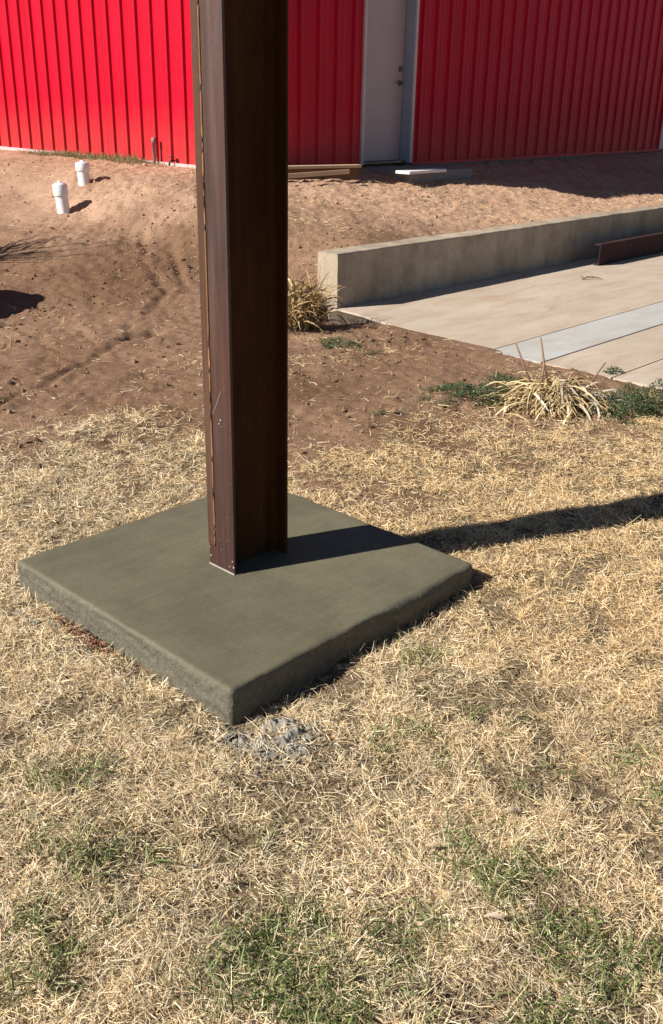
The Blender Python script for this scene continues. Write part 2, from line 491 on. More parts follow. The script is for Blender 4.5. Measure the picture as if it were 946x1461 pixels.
# ================================================================== grass and litter made of single blades
def blades(name, x, y, L, wd, el, bend, col, m, label, z0=None, seg=3, curl=None, head=None):
    n = len(x)
    head = rng.uniform(0, 2 * PI, n) if head is None else head
    curl = rng.normal(0, .9, n) if curl is None else curl
    g = height(x, y)
    z0 = g + (0 if z0 is None else z0)
    ts = np.linspace(0, 1, seg + 1)
    px, py, pz = x.copy(), y.copy(), z0.copy()
    roll = rng.normal(0, .7, n)
    P = np.zeros((n, (seg + 1) * 2, 3), np.float32)
    for k, t in enumerate(ts):
        e = el - bend * t
        h = head + curl * t
        wk = wd * (1, .95, .75, .3)[int(round(t * 3))] * .5
        sx, sy = -np.sin(h) * np.cos(roll), np.cos(h) * np.cos(roll)
        sz = np.sin(roll)
        P[:, 2 * k] = np.stack([px - sx * wk, py - sy * wk, pz - sz * wk], -1)
        P[:, 2 * k + 1] = np.stack([px + sx * wk, py + sy * wk, pz + sz * wk], -1)
        st = L / seg
        px = px + np.cos(e) * np.cos(h) * st
        py = py + np.cos(e) * np.sin(h) * st
        pz = np.maximum(pz + np.sin(e) * st, g + .002)
    nv = (seg + 1) * 2
    base = (np.arange(n) * nv)[:, None, None]
    q = np.array([[2 * k, 2 * k + 1, 2 * k + 3, 2 * k + 2] for k in range(seg)])[None]
    q = (base + q).reshape(-1, 4).astype(np.int32)
    me = bpy.data.meshes.new(name)
    me.vertices.add(n * nv); me.vertices.foreach_set('co', P.ravel())
    me.loops.add(q.size); me.loops.foreach_set('vertex_index', q.ravel())
    me.polygons.add(len(q)); me.polygons.foreach_set('loop_start', np.arange(0, q.size, 4, dtype=np.int32))
    me.update(calc_edges=True)
    c = np.repeat(np.concatenate([col, np.ones((n, 1))], 1).astype(np.float32), nv, axis=0)
    a = me.color_attributes.new('tint', 'FLOAT_COLOR', 'POINT')
    a.data.foreach_set('color', c.ravel())
    me.materials.append(m)
    o = bpy.data.objects.new(name, me)
    COL.objects.link(o)
    return tag(o, label, kind='stuff')

def straw_color(n, x, y):
    pal = np.array([[.80, .655, .41], [.74, .57, .34], [.85, .75, .55], [.66, .49, .30], [.74, .66, .50], [.33, .22, .12], [.55, .47, .33]])
    p = np.array([.27, .22, .14, .14, .09, .08, .06])
    c = pal[rng.choice(len(pal), n, p=p)]
    c = c * rng.uniform(.74, 1.2, n)[:, None]
    old = sstep(.05, .40, vnoise(x, y, .21, 22) + .7 * vnoise(x, y, .075, 25))[:, None] * .38      # weathered grey brown patches
    c = c * (1 - old) + c * np.array([.55, .54, .56]) * old
    # the far right lawn is cleaner and yellower, the near lawn greyer
    g = sstep(-.6, 1.2, x + .6 * (y - 3) + .6 * vnoise(x, y, .5))
    grey = np.array([1.14, 1.15, 1.15]); yel = np.array([1.07, 1.0, .88])
    return c * (grey * (1 - g[:, None]) + yel * g[:, None])

# green patches, (x, y, radius, strength)
GREEN = [(-.13, 1.50, .12, 1.0), (.0, 1.40, .08, .6), (-.05, 1.66, .08, .3), (-.55, 1.92, .15, .42), (-.42, 1.74, .13, .35), (-.62, 1.55, .13, .4), (-.70, 2.15, .12, .25), (.36, 1.80, .15, .5), (.45, 1.62, .11, .35),
         (.92, 2.12, .15, .42), (.50, 1.42, .10, .5), (.26, 2.30, .12, .25), (.56, 2.20, .10, .3), (.14, 1.42, .09, .45), (.68, 1.6, .12, .25),
         (-.38, 2.1, .09, .2), (.33, 2.78, .08, .28), (-.2, 1.85, .11, .2), (.2, 1.62, .11, .25), (1.15, 1.9, .18, .35), (-1.0, 1.7, .18, .35), (.5, 2.45, .1, .15)]
def green_amount(x, y):
    g = np.zeros_like(x)
    for (gx, gy, r, s) in GREEN:
        g = np.maximum(g, s * np.exp(-(((x - gx) ** 2 + (y - gy) ** 2) / r / r)))
    return np.clip(g * .8 + .9 * vnoise(x, y, .09, 5) * (g > .08), 0, .6)

def scatter(n, x0, x1, y0, y1, dens):
    out = []
    tot = 0
    while tot < n:
        x = rng.uniform(x0, x1, n * 2); y = rng.uniform(y0, y1, n * 2)
        k = rng.random(n * 2) < dens(x, y)
        out.append(np.stack([x[k], y[k]], 1)); tot += k.sum()
    a = np.concatenate(out)[:n]
    return a[:, 0].copy(), a[:, 1].copy()
def view_wedge(x, y, m=.45):
    return (np.abs(x + .0 * y) < .36 * y + .22 + m).astype(float)
def not_slab(x, y):
    u, v = to_uv(x, y)
    return 1 - ((np.abs(u - 2.18) < .626) & (np.abs(v - 2.466) < .626))
def clump(x, y):
    return np.clip(.62 + 1.3 * vnoise(x, y, .11, 2) + .8 * vnoise(x, y, .045, 4) + .6 * vnoise(x, y, .35, 9), .06, 1)
def d_lawn(x, y):
    return lawn_mask(x, y) ** 1.4 * view_wedge(x, y) * not_slab(x, y) * clump(x, y) * np.clip(2.6 / np.maximum(y, 1.3), .45, 1)

NT0, PER = 33000, 8
tx, ty = scatter(NT0, -2.6, 2.7, 1.0, 6.0, d_lawn)
NG = NT0 * PER
r_ = np.abs(rng.normal(0, .009, NG)); a_ = rng.uniform(0, 2 * PI, NG)
x = np.repeat(tx, PER) + r_ * np.cos(a_); y = np.repeat(ty, PER) + r_ * np.sin(a_)
lean = 2 * PI * 1.6 * (vnoise(x, y, .23, 12) + .5 * vnoise(x, y, .07, 15)) + np.repeat(rng.normal(0, .7, NT0), PER)
use = rng.random(NG) < .45
head = np.where(use, lean + rng.normal(0, .5, NG), a_ + rng.normal(0, .6, NG))
far = sstep(1.8, 4.6, y)
L = np.clip(rng.gamma(5, .0056, NG) * np.repeat(rng.uniform(.65, 1.4, NT0), PER), .008, .075)
wd = rng.uniform(.0012, .0025, NG) * (1 + .6 * far)
el = np.clip(rng.normal(.42, .36, NG) * np.repeat(rng.uniform(.35, 1.5, NT0), PER), -.05, 1.35); bend = rng.normal(.7, .6, NG)
tone = np.repeat(rng.uniform(.86, 1.12, NT0), PER)[:, None]
blades('dry_grass', x, y, L, wd, el, bend, straw_color(NG, x, y) * tone, MT['grass'], 'matted straw coloured dormant lawn grass around the footing', z0=rng.random(NG) * .006, seg=2, curl=rng.normal(0, .5, NG), head=head)
# clippings and broken blades lying loose on the turf
NK = 110000
x, y = scatter(NK, -2.6, 2.7, 1.0, 6.0, d_lawn)
far = sstep(1.8, 4.6, y)
L = np.clip(rng.gamma(3, .0085, NK), .006, .085)
blades('grass_clippings', x, y, L, rng.uniform(.0012, .0026, NK) * (1 + .6 * far), np.abs(rng.normal(.1, .2, NK)), rng.normal(.1, .5, NK), straw_color(NK, x, y) * 1.04, MT['grass'], 'broken blades and clippings lying loose on the dry lawn', z0=.003 + rng.random(NK) ** 1.4 * .016, seg=2, curl=rng.normal(0, .8, NK))
# the same turf beyond the two sides, thinner
NS = 26000
x, y = scatter(NS, -4.2, 4.2, .3, 5.6, lambda x, y: lawn_mask(x, y) * (1 - view_wedge(x, y)) * not_slab(x, y) * (np.abs(x) < .36 * y + 2.2))
blades('dry_grass', x, y, rng.uniform(.02, .06, NS), rng.uniform(.004, .008, NS), np.abs(rng.normal(.3, .35, NS)), rng.normal(.5, .5, NS), straw_color(NS, x, y), MT['grass'], 'thin dormant lawn grass to either side', z0=rng.random(NS) * .008, seg=2)
# older thatch lying low between
NT_ = 90000
x, y = scatter(NT_, -2.4, 2.5, 1.0, 5.6, lambda x, y: lawn_mask(x, y) * view_wedge(x, y) * not_slab(x, y) * np.clip(2.2 / np.maximum(y, 1.2), .3, 1))
col = np.array([.40, .30, .185]) * rng.uniform(.3, 1.5, NT_)[:, None]
blades('grass_thatch', x, y, rng.uniform(.01, .04, NT_), rng.uniform(.002, .0042, NT_), rng.normal(0, .15, NT_), rng.normal(0, .3, NT_), col, MT['grass'], 'brown rotted thatch lying under the dry lawn', z0=rng.random(NT_) * .007, seg=1)
# green shoots
NGR = 6000
x, y = scatter(NGR, -1.6, 2.0, 1.0, 3.3, lambda x, y: green_amount(x, y) ** 1.3 * not_slab(x, y))
L = np.clip(rng.gamma(6, .0078, NGR), .02, .11)
pal = np.array([[.15, .20, .06], [.20, .25, .08], [.29, .32, .12], [.09, .12, .045], [.40, .38, .20]])
col = pal[rng.integers(0, 5, NGR)] * rng.uniform(.7, 1.2, NGR)[:, None]
blades('green_grass', x, y, L, rng.uniform(.002, .0042, NGR), np.abs(rng.normal(.5, .4, NGR)), rng.normal(.75, .5, NGR), col, MT['green'], 'green grass shoots coming up through the dry lawn', z0=rng.random(NGR) * .018, seg=3)

# straw litter and dry tufts over the bare dirt
SPOTS = [(-.80, 9.6, .7, .22), (-.45, 9.9, .5, .2), (-1.0, 6.5, .22, .25), (-.25, 6.6, .3, .2), (.15, 6.9, .3, .15), (-1.75, 4.75, .7, .3), (.75, 5.3, .35, .3), (-.9, 5.1, .6, .3), (-.05, 7.15, .2, .12), (1.3, 5.45, .5, .25)]
def d_litter(x, y):
    u, v = to_uv(x, y)
    d = .045 + .16 * np.clip(vnoise(x, y, .5, 6) * 2, 0, 1) ** 2 + .12 * sstep(10, 11, y)
    d = d + .5 * np.exp(-np.clip(y - np.interp(x, _LX, _LY), 0, 9) / .28)
    for (sx, sy, a, b) in SPOTS: d = np.maximum(d, .95 * np.exp(-((x - sx) / a) ** 2 - ((y - sy) / b) ** 2) * (.5 + vnoise(x, y, .1) * 1.3))
    low = (u > 5.9) & (v < 5.95)
    return d * (~low) * (y > 4.2) * view_wedge(x, y, .5)
NL = 36000
x, y = scatter(NL, -5, 5.5, 4.2, 13.8, d_litter)
blades('straw_litter', x, y, np.clip(rng.gamma(3, .014, NL), .012, .14), rng.uniform(.002, .0045, NL), np.abs(rng.normal(.1, .22, NL)), rng.normal(.15, .4, NL), straw_color(NL, x, y) * .95, MT['grass'], 'loose bits of straw scattered over the bare dirt', z0=rng.random(NL) * .008, seg=2)

# small clods and stones
def pebbles(name, pts, sizes, cols, m, label):
    bm = bmesh.new(); bmesh.ops.create_icosphere(bm, subdivisions=1, radius=1)
    bv = np.array([v.co[:] for v in bm.verts]); bf = np.array([[v.index for v in f.verts] for f in bm.faces]); bm.free()
    n = len(pts); nv = len(bv)
    jit = 1 + rng.uniform(-.42, .42, (n, nv, 1))
    an = rng.uniform(0, 2 * PI, n); c, s = np.cos(an), np.sin(an)
    sc = sizes[:, None] * rng.uniform(.6, 1.2, (n, 3)) * np.array([1, 1, .75])
    V = bv[None] * jit * sc[:, None, :]
    V = np.stack([V[..., 0] * c[:, None] - V[..., 1] * s[:, None], V[..., 0] * s[:, None] + V[..., 1] * c[:, None], V[..., 2]], -1) + pts[:, None, :]
    q = (bf[None] + (np.arange(n) * nv)[:, None, None]).reshape(-1, 3).astype(np.int32)
    me = bpy.data.meshes.new(name)
    me.vertices.add(n * nv); me.vertices.foreach_set('co', V.astype(np.float32).ravel())
    me.loops.add(q.size); me.loops.foreach_set('vertex_index', q.ravel())
    me.polygons.add(len(q)); me.polygons.foreach_set('loop_start', np.arange(0, q.size, 3, dtype=np.int32))
    me.polygons.foreach_set('use_smooth', np.zeros(len(q), bool))
    me.update(calc_edges=True)
    a = me.color_attributes.new('tint', 'FLOAT_COLOR', 'POINT')
    a.data.foreach_set('color', np.repeat(np.concatenate([cols, np.ones((n, 1))], 1).astype(np.float32), nv, axis=0).ravel())
    me.materials.append(m)
    o = bpy.data.objects.new(name, me); COL.objects.link(o)
    return tag(o, label, kind='stuff')
def d_clod(x, y):
    u, v = to_uv(x, y)
    low = (u > 5.9) & (v < 5.95)
    d = .12 + .5 * np.clip(vnoise(x, y, .6, 8) * 2, 0, 1)
    for (sx, sy, a) in ((-2.3, 8.0, .3), (-2.0, 8.3, .2), (-1.6, 6.9, .2), (-2.2, 5.6, .3), (-1.6, 3.9, .25)):
        d = np.maximum(d, 1.2 * np.exp(-((x - sx) ** 2 + (y - sy) ** 2) / a / a))
    return d * (~low) * view_wedge(x, y, .5) * (y > 4.3)
NC = 8500
x, y = scatter(NC, -5, 5.5, 3.6, 13.6, d_clod)
sz = np.clip(rng.gamma(1.3, .0042, NC), .002, .024)
pl_ = sstep(9.3, 11, y)[:, None]
col = (np.array([.20, .125, .077]) * (1 - pl_) + np.array([.44, .28, .19]) * pl_) * rng.uniform(.75, 1.3, NC)[:, None]
pebbles('dirt_clods', np.stack([x, y, height(x, y) + sz * .15], 1), sz, col, MT['crumbs'], 'small clods of dirt and grit strewn over the bare ground')

# ================================================================== concrete footing with the steel column
def build_footing():
    root = thing('concrete_footing', 'freshly trowelled square grey green concrete footing set in the dry lawn', 'footing', W(2.18, 2.466, 0))
    h, r, top = .611, .017, .10
    inner = h - r
    s = list(np.linspace(0, inner - .06, 26)) + list(np.linspace(inner - .05, inner, 6))
    roll = list(np.linspace(0, r * PI / 2, 6)[1:]) + list(r * PI / 2 + np.linspace(0, .15, 15)[1:])
    half = np.array(s + [inner + q for q in roll])
    g = np.concatenate([-half[::-1][:-1], half])
    A, B = np.meshgrid(g, g, indexing='ij')
    cx, cy = np.clip(A, -inner, inner), np.clip(B, -inner, inner)
    dx, dy = A - cx, B - cy
    # square corner instead of the round one: use the larger offset
    d = np.maximum(np.abs(dx), np.abs(dy)); dd = np.hypot(dx, dy)
    nx = np.where(dd > 0, dx / np.maximum(dd, 1e-9), 0); ny = np.where(dd > 0, dy / np.maximum(dd, 1e-9), 0)
    ang = np.minimum(d / r, PI / 2)
    out = r * np.sin(ang); drop = r * (1 - np.cos(ang)) + np.maximum(d - r * PI / 2, 0)
    X, Y, Z = cx + nx * out, cy + ny * out, top - drop
    side = np.clip(drop / .03, 0, 1)
    n1 = .024 * vnoise(X + Z * .4, Y - Z * .3, .33, 3) * side + .012 * vnoise(X * 1.0 + Z * 2.2, Y - Z * 2.4, .07, 5) * side + .007 * vnoise(X + Z * 1.5, Y - Z * 1.5, .022, 8) * side - .010 * np.clip(vnoise(X + Z * .9, Y - Z * 1.1, .05, 14) - .18, 0, 1) * side
    X = X + nx * n1; Y = Y + ny * n1
    edge = np.exp(-((inner + r - np.maximum(np.abs(A), np.abs(B))) / .06) ** 2)
    Z = Z + .006 * vnoise(X, Y, .5) * (1 - side) + .003 * vnoise(X, Y, .12, 4) * edge - .004 * edge * np.clip(vnoise(X, Y, .09, 2) * 2, 0, 1)
    nxs = len(g)
    vs = np.stack([X, Y, Z], -1).reshape(-1, 3).tolist()
    i = np.arange(nxs - 1)[:, None] * nxs + np.arange(nxs - 1)[None]
    fs = np.stack([i, i + nxs, i + nxs + 1, i + 1], -1).reshape(-1, 4).tolist()
    obj('slab', vs, fs, MT['footing'], root, smooth=True)
build_footing()

def build_post():
    z0 = .094
    root = thing('steel_column', 'rusty brown wide flange steel column standing on the concrete footing', 'column', W(2.2115, 2.4835, z0))
    H = 3.6
    # local x = along the depth of the section (towards the building), y = across the flanges
    D, B, tf, tw = .271, .139, .011, .009
    x0, x1 = -D / 2, D / 2
    yf, yb = -B / 2, B / 2
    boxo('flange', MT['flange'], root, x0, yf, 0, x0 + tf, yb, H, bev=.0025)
    boxo('flange', MT['web'], root, x1 - tf, yf, 0, x1, yb, H, bev=.0025)
    boxo('web', MT['web'], root, x0 + tf, -tw / 2, 0, x1 - tf, tw / 2, H)
    for sgn in (-1, 1):          # fillets where web meets flange
        vs, fs = [], []
        for (xa, dx) in ((x0 + tf, 1), (x1 - tf, -1)):
            k = len(vs)
            for t in range(5):
                a = t / 4 * PI / 2
                px = xa + dx * .02 * (1 - math.sin(a)); py = sgn * (tw / 2 + .02 * (1 - math.cos(a)))
                vs += [(px, py, 0), (px, py, H)]
            for t in range(4): fs.append((k + 2 * t, k + 2 * t + 1, k + 2 * t + 3, k + 2 * t + 2))
        obj('fillet', vs, fs, MT['web'], root, smooth=True)
    # plate strip welded to the sunny flange's left edge, stops short of the concrete
    zs = .09
    boxo('edge_strip', MT['strip'], root, x0 - .0016, yb - .034, zs, x0 - .0002, yb + .003, H, bev=.0006)
    # weld bead down the strip's inner edge
    n_ = 120
    zz_ = np.linspace(zs, H, n_)
    pts = [(x0 - .0010, yb - .0350 + .0008 * float(vnoise(z, 0, .07)), z) for z in zz_]
    vs, fs = tubepath(pts, [.0038 + .0006 * float(vnoise(z, 4, .11)) for z in zz_], 6)
    obj('weld_bead', vs, fs, MT['bead'], root, smooth=True)
    # fillet of mortar at the foot of the flange
    bm = bmesh.new(); box(bm, x0 - .004, yf - .001, 0, x0 + .004, yb + .002, .009, bev=.003); bobj('mortar_fillet', bm, MT['dirtymortar'], root)
    # splashes of mortar
    spl = [(-.015, .585, .008), (-.006, .57, .005), (-.022, .563, .004), (-.06, .055, .006), (-.066, .033, .008), (-.045, .03, .005), (.06, .04, .008), (.066, .075, .004), (.012, .12, .003), (-.03, .13, .0025), (.03, .16, .003), (-.02, .19, .002), (.045, .2, .003), (0, .085, .0025), (.05, .105, .002), (-.055, .36, .002), (-.03, .22, .002)]
    for (yy, zz, rr) in spl:
        rr *= .72
        bm = rock_mesh(1, 1, .3)
        for v in bm.verts: v.co = Vector((x0 - .0008 + v.co.x * rr * .3, yy + v.co.y * rr, zz + v.co.z * rr * 1.3))
        bobj('mortar_splash', bm, MT['dirtymortar'], root, smooth=True)
    # a pale scratch in the mill scale
    vs, fs = tubepath([(x0 - .0006, .025, .60), (x0 - .0008, .0, .645), (x0 - .0006, -.02, .69)], .0012, 5)
    obj('scratch', vs, fs, MT['dirtymortar'], root)
build_post()

def build_crumbs():
    pts, sz, col = [], [], []
    def pile(u, v, su, sv, n, s0, s1):
        for _ in range(n):
            a, b = random.gauss(0, 1), random.gauss(0, 1)
            p = W(u + a * su, v + b * sv)
            s = random.uniform(s0, s1) * max(.35, 1 - .3 * math.hypot(a, b))
            pts.append((p[0], p[1], float(height(p[0], p[1])) + .010 * max(0, 1 - .5 * math.hypot(a, b)) * (n > 60) + s * .1)); sz.append(s)
            g = random.uniform(.7, 1.25)
            col.append((.27 * g, .245 * g, .205 * g))
    pile(1.655, 1.675, .10, .085, 200, .002, .010); pile(1.66, 1.67, .055, .05, 26, .010, .020)
    pile(1.58, 1.66, .12, .10, 260, .002, .013); pile(1.535, 1.80, .035, .06, 130, .003, .014); pile(1.54, 1.70, .05, .05, 120, .002, .012)
    pile(1.51, 1.90, .03, .05, 30, .006, .016)
    pile(1.47, 2.2, .04, .25, 26, .004, .012)
    pile(1.47, 2.75, .06, .25, 120, .003, .014)
    pile(2.9, 2.2, .06, .2, 26, .004, .012)
    pile(2.6, 3.2, .2, .06, 24, .004, .012)
    pebbles('concrete_crumbs', np.array(pts), np.array(sz), np.array(col), MT['crumbs'], 'grey spilled crumbs of concrete heaped by the near corner of the footing')
    # the lumpy slurry they sit in
    g = np.linspace(-1, 1, 90)
    A, B = np.meshgrid(g, g, indexing='ij')
    u_ = 1.63 + A * .15; v_ = 1.69 + B * .125
    X = u_ * E1[0] + v_ * E2[0]; Y = u_ * E1[1] + v_ * E2[1]
    rr = np.hypot(A, B) + .9 * vnoise(X, Y, .07, 3) + .5 * vnoise(X, Y, .03, 5)
    lump = .012 + .03 * vnoise(X, Y, .045, 2) + .022 * vnoise(X, Y, .02, 7) + .012 * vnoise(X, Y, .009, 9)
    Z = height(X, Y) - .012 + (lump + .012) * (1 - sstep(.15, .95, rr)) - .03 * sstep(.8, 1.0, np.maximum(np.abs(A), np.abs(B)))
    i = np.arange(89)[:, None] * 90 + np.arange(89)[None]
    fs = np.stack([i, i + 90, i + 91, i + 1], -1).reshape(-1, 4).tolist()
    o = obj('spilled_mortar', np.stack([X, Y, Z], -1).reshape(-1, 3).tolist(), fs, MT['slurry'])
    tag(o, 'lumpy grey mortar spilled on the grass by the near corner of the footing', kind='stuff')
    # red clay exposed under the left side of the footing
    pts, sz, col = [], [], []
    for _ in range(230):
        a = random.gauss(0, 1)
        p = W(1.545 + random.uniform(-.035, .012), 2.58 + a * .095)
        s = random.uniform(.002, .008)
        pts.append((p[0], p[1], float(height(p[0], p[1])) + random.uniform(.008, .022))); sz.append(s)
        g = random.uniform(.6, 1.3); col.append((.25 * g, .125 * g, .08 * g))
    pebbles('red_clay', np.array(pts), np.array(sz), np.array(col), MT['crumbs'], 'crumbly red clay showing along the left side of the footing')
build_crumbs()

# ================================================================== paving, retaining wall, beam
def build_paving():
    root = bpy.data.objects.new('pavement', None); COL.objects.link(root)
    root.location = W(0, 0, 0); root.rotation_euler = (0, 0, YAW)
    tag(root, 'tan concrete pavement with a paler strip below the retaining wall', kind='structure')
    g = .008
    strips = [(3.93, 5.705, 5.98, 'pave'), (3.48, 3.93, 5.98, 'pave2'), (2.94, 3.48, 5.98, 'pave'), (1.2, 2.94, 5.98, 'pave'), (-1.2, 1.2, 5.98, 'pave')]
    for k, (v0, v1, u0, mm) in enumerate(strips):
        bm = bmesh.new()
        box(bm, 0, v0 + g, -.14, 22, v1 - g, .02 + .002 * (k % 2))
        for vtx in bm.verts:      # the left edge is not quite square to the wall
            if vtx.co.x < 1: vtx.co.x = 5.86 + .155 * max(0, vtx.co.y - 3.97) - .0 * vtx.co.y
        bmesh.ops.subdivide_edges(bm, edges=[e for e in bm.edges if abs(e.verts[0].co.x - e.verts[1].co.x) < 1 and e.verts[0].co.x < 10 and abs(e.verts[0].co.y - e.verts[1].co.y) > .1], cuts=14)
        for vtx in bm.verts:
            if vtx.co.x < 10 and v0 + .03 < vtx.co.y < v1 - .03: vtx.co.x += .05 * float(vnoise(vtx.co.y, 0, .17)) 
        o = bobj('paving_slab', bm, MT[mm], root)
        if mm == 'pave2': o['label'] = 'narrow pale grey strip of paving'
    boxo('joint', MT['joint'], root, 6.02, -1.15, -.13, 21.9, 5.69, .004)
build_paving()

def build_retaining():
    root = thing('retaining_wall', 'low weathered concrete retaining wall between the dirt bank and the pavement', 'wall', W(WALL_U0, WALL_V0, 0))
    L, T, Z = 15.0, WALL_V1 - WALL_V0, .48
    nu, nz, nt = 300, 10, 5
    # a lattice over end, front and top
    def wob(a, b, k): return .010 * float(vnoise(a, b, .5, k)) + .006 * float(vnoise(a, b, .09, k))
    bm = bmesh.new()
    us = [0] + [.012] + list(np.linspace(.05, 6, 150)) + list(np.linspace(6.2, L, 40))
    ring_prof = [(0, -.25)] + [(0, z) for z in np.linspace(0, Z - .014, 9)] + [(.005, Z - .004), (.014, Z)] + [(t, Z) for t in np.linspace(.05, T - .05, 4)] + [(T - .014, Z), (T - .004, Z - .005), (T, Z - .014), (T, -.25)]
    rows = []
    for i, u in enumerate(us):
        row = []
        for (v, z) in ring_prof:
            dv = wob(u, z + v, 3) if 0 < i else wob(0, z, 3)
            dz = wob(u, v, 8) * (z > Z - .03)
            row.append(bm.verts.new((u + (wob(v * 3, z, 5) if i < 2 else 0), v + dv, z + dz)))
        rows.append(row)
    for a, b in zip(rows, rows[1:]):
        for k in range(len(ring_prof) - 1): bm.faces.new((a[k], a[k + 1], b[k + 1], b[k]))
    bm.faces.new(rows[0]); bm.faces.new(rows[-1])
    bobj('wall_body', bm, MT['wallc'], root)
build_retaining()

def build_beam():
    root = thing('steel_beam', 'dark rusty steel beam lying along the foot of the retaining wall', 'beam', W(10.0, 5.36, .0245))
    L, H, B = 5.6, .225, .075
    boxo('web', MT['beam'], root, 0, 0, 0, L, .009, H, bev=.002)
    boxo('flange', MT['beam'], root, .001, .0092, H - .013, L - .001, B, H - .001, bev=.002)
    boxo('flange', MT['beam'], root, .001, .0092, .001, L - .001, B, .013, bev=.002)
build_beam()

# ================================================================== metal building
ZB = .86
BU, BV = 8.1, 9.0
BL, BD = 10.5, 13.0          # along u, along v
EAVE = 3.05  # unseen eave, lowered to cut sky light on the shaded wall
DU0, DU1 = 10.09 - BU, 11.03 - BU
def panel_profile(L):
    """12 inch rib spacing: (position, proud) pairs along a sheet of three ribs"""
    out = []
    n = max(1, round(L / .305)); p = L / n
    for k in range(n):
        c = (k + .5) * p
        for a in (-.105, .105):
            pass
        out += [(c - .128, 0), (c - .118, .004), (c - .098, .004), (c - .088, 0), (c - .030, 0), (c - .017, .032), (c + .017, .032), (c + .030, 0), (c + .088, 0), (c + .098, .004), (c + .118, .004), (c + .128, 0)]
    return [(0, 0)] + out + [(L, 0)]
def make_panel(L, H):
    vs, fs = [], []
    pr = panel_profile(L)
    for (s, d) in pr: vs += [(s, -d, 0), (s, -d, H)]
    for i in range(len(pr) - 1): fs.append((2 * i, 2 * i + 2, 2 * i + 3, 2 * i + 1))
    me = bpy.data.meshes.new('wall_panel'); me.from_pydata(vs, [], fs); me.update()
    me.materials.append(MT['red'])
    return me
def build_building():
    root = thing('metal_building', 'bright red ribbed metal building with a pale walk door behind the yard', 'building', W(BU, BV, ZB))
    # local: x along the shaded wall (+u), y along the sunlit wall (+v)
    std = make_panel(.915, EAVE)
    def put(me, x, y, rz, z=0):
        o = bpy.data.objects.new('wall_panel', me); COL.objects.link(o); o.parent = root
        o.location = (x, y, z); o.rotation_euler = (0, 0, rz)
    # sunlit wall: outward is -x.  A panel's outward is -y; turn it by -90 degrees: (x,y)->(y,-x)
    n = int((BD - .1) / .915)
    for k in range(n + 1):
        y1 = .06 + (k + 1) * .915
        put(std, 0 - .002 * (k % 2), y1, -PI / 2)
    # shaded wall: outward -y
    x = DU0 - .05
    L1 = (DU0 - .05 - .06)
    m1 = make_panel(L1 / 2, EAVE)
    put(m1, .06, 0, 0); put(m1, .06 + L1 / 2, -.002, 0)
    x = DU1 + .05
    k = 0
    while x < BL - .07:
        l = min(.915, BL - .06 - x)
        put(std if l > .91 else make_panel(l, EAVE), x, -.002 * (k % 2), 0)
        x += l; k += 1
    put(make_panel(DU1 - DU0 + .1, EAVE - 2.2), DU0 - .05, -.001, 0, 2.2)
    # solid core behind the sheets so nothing shows through
    boxo('core', MT['dark'], root, .012, .22, .0, BL - .01, BD, EAVE - .01)
    boxo('core', MT['dark'], root, .012, .012, .0, DU0 - .06, .219, EAVE - .01)
    boxo('core', MT['dark'], root, DU1 + .06, .012, .0, BL - .01, .219, EAVE - .01)
    boxo('core', MT['dark'], root, DU0 - .059, .012, 2.2, DU1 + .059, .219, EAVE - .01)
    bm = bmesh.new()
    box(bm, -.0, 0, -.6, DU0 - .06, .3, -.003); box(bm, DU1 + .06, 0, -.6, BL, .3, -.003); box(bm, -.0, .301, -.6, .3, BD, -.003)
    bobj('foundation', bm, MT['step'], root)
    boxo('base_trim', MT['trim'], root, -.045, -.03, -.035, -.001, BD, .012)
    boxo('base_trim', MT['red'], root, .0, -.04, -.03, DU0 - .06, -.001, .006)
    boxo('base_trim', MT['red'], root, DU1 + .06, -.04, -.03, BL, -.001, .006)
    bm = bmesh.new(); box(bm, -.04, -.04, 0.013, .065, -.0365, EAVE); box(bm, -.04, -.0364, 0.013, -.0365, .065, EAVE)
    bobj('corner_trim', bm, MT['red'], root)
    bm = bmesh.new(); box(bm, BL - .12, -.045, 0.007, BL + .03, -.0365, EAVE); box(bm, BL + .022, -.0364, 0.007, BL + .03, .1, EAVE)
    bobj('corner_trim', bm, MT['trim'], root)
    # far walls and roof
    boxo('back_wall', MT['red'], root, BL + .0, .001, 0, BL + .02, BD, EAVE)
    boxo('back_wall', MT['red'], root, 0, BD + .001, 0, BL, BD + .02, EAVE)
    vs, fs = [], []
    rg, oh = 1.5, .55  # roof overhang out of view, widened to keep sky light off the shaded wall
    for (px, z) in ((-oh, EAVE + .02), (BL / 2, EAVE + rg), (BL + oh, EAVE + .02), (BL + oh, EAVE + .07), (BL / 2, EAVE + rg + .05), (-oh, EAVE + .07)):
        vs += [(px, -oh, z), (px, BD + oh, z)]
    m_ = 6
    for i in range(m_): fs.append((2 * i, 2 * ((i + 1) % m_), 2 * ((i + 1) % m_) + 1, 2 * i + 1))
    fs += [(0, 2, 8, 10), (2, 4, 6, 8), (1, 3, 9, 11), (3, 5, 7, 9)]
    obj('roof', vs, fs, MT['roofm'], root)
    obj('gable', [(0, 0, EAVE), (BL, 0, EAVE), (BL / 2, 0, EAVE + rg), (0, .05, EAVE), (BL, .05, EAVE), (BL / 2, .05, EAVE + rg)], [(0, 1, 2), (3, 5, 4), (0, 3, 4, 1), (1, 4, 5, 2), (2, 5, 3, 0)], MT['red'], root)
    # door opening
    zt = .03
    fr = bmesh.new()
    box(fr, DU0 - .05, -.036, .0, DU0, .18, 2.19, bev=.003); 
    left = bobj('door_frame', fr, MT['trim'], root)
    fr = bmesh.new(); box(fr, DU1, -.036, .0, DU1 + .05, .18, 2.19, bev=.003)
    bobj('door_frame', fr, MT['frame'], root)
    boxo('door_trim', MT['trim'], root, DU1 + .012, -.042, .0, DU1 + .06, -.0365, 2.2)
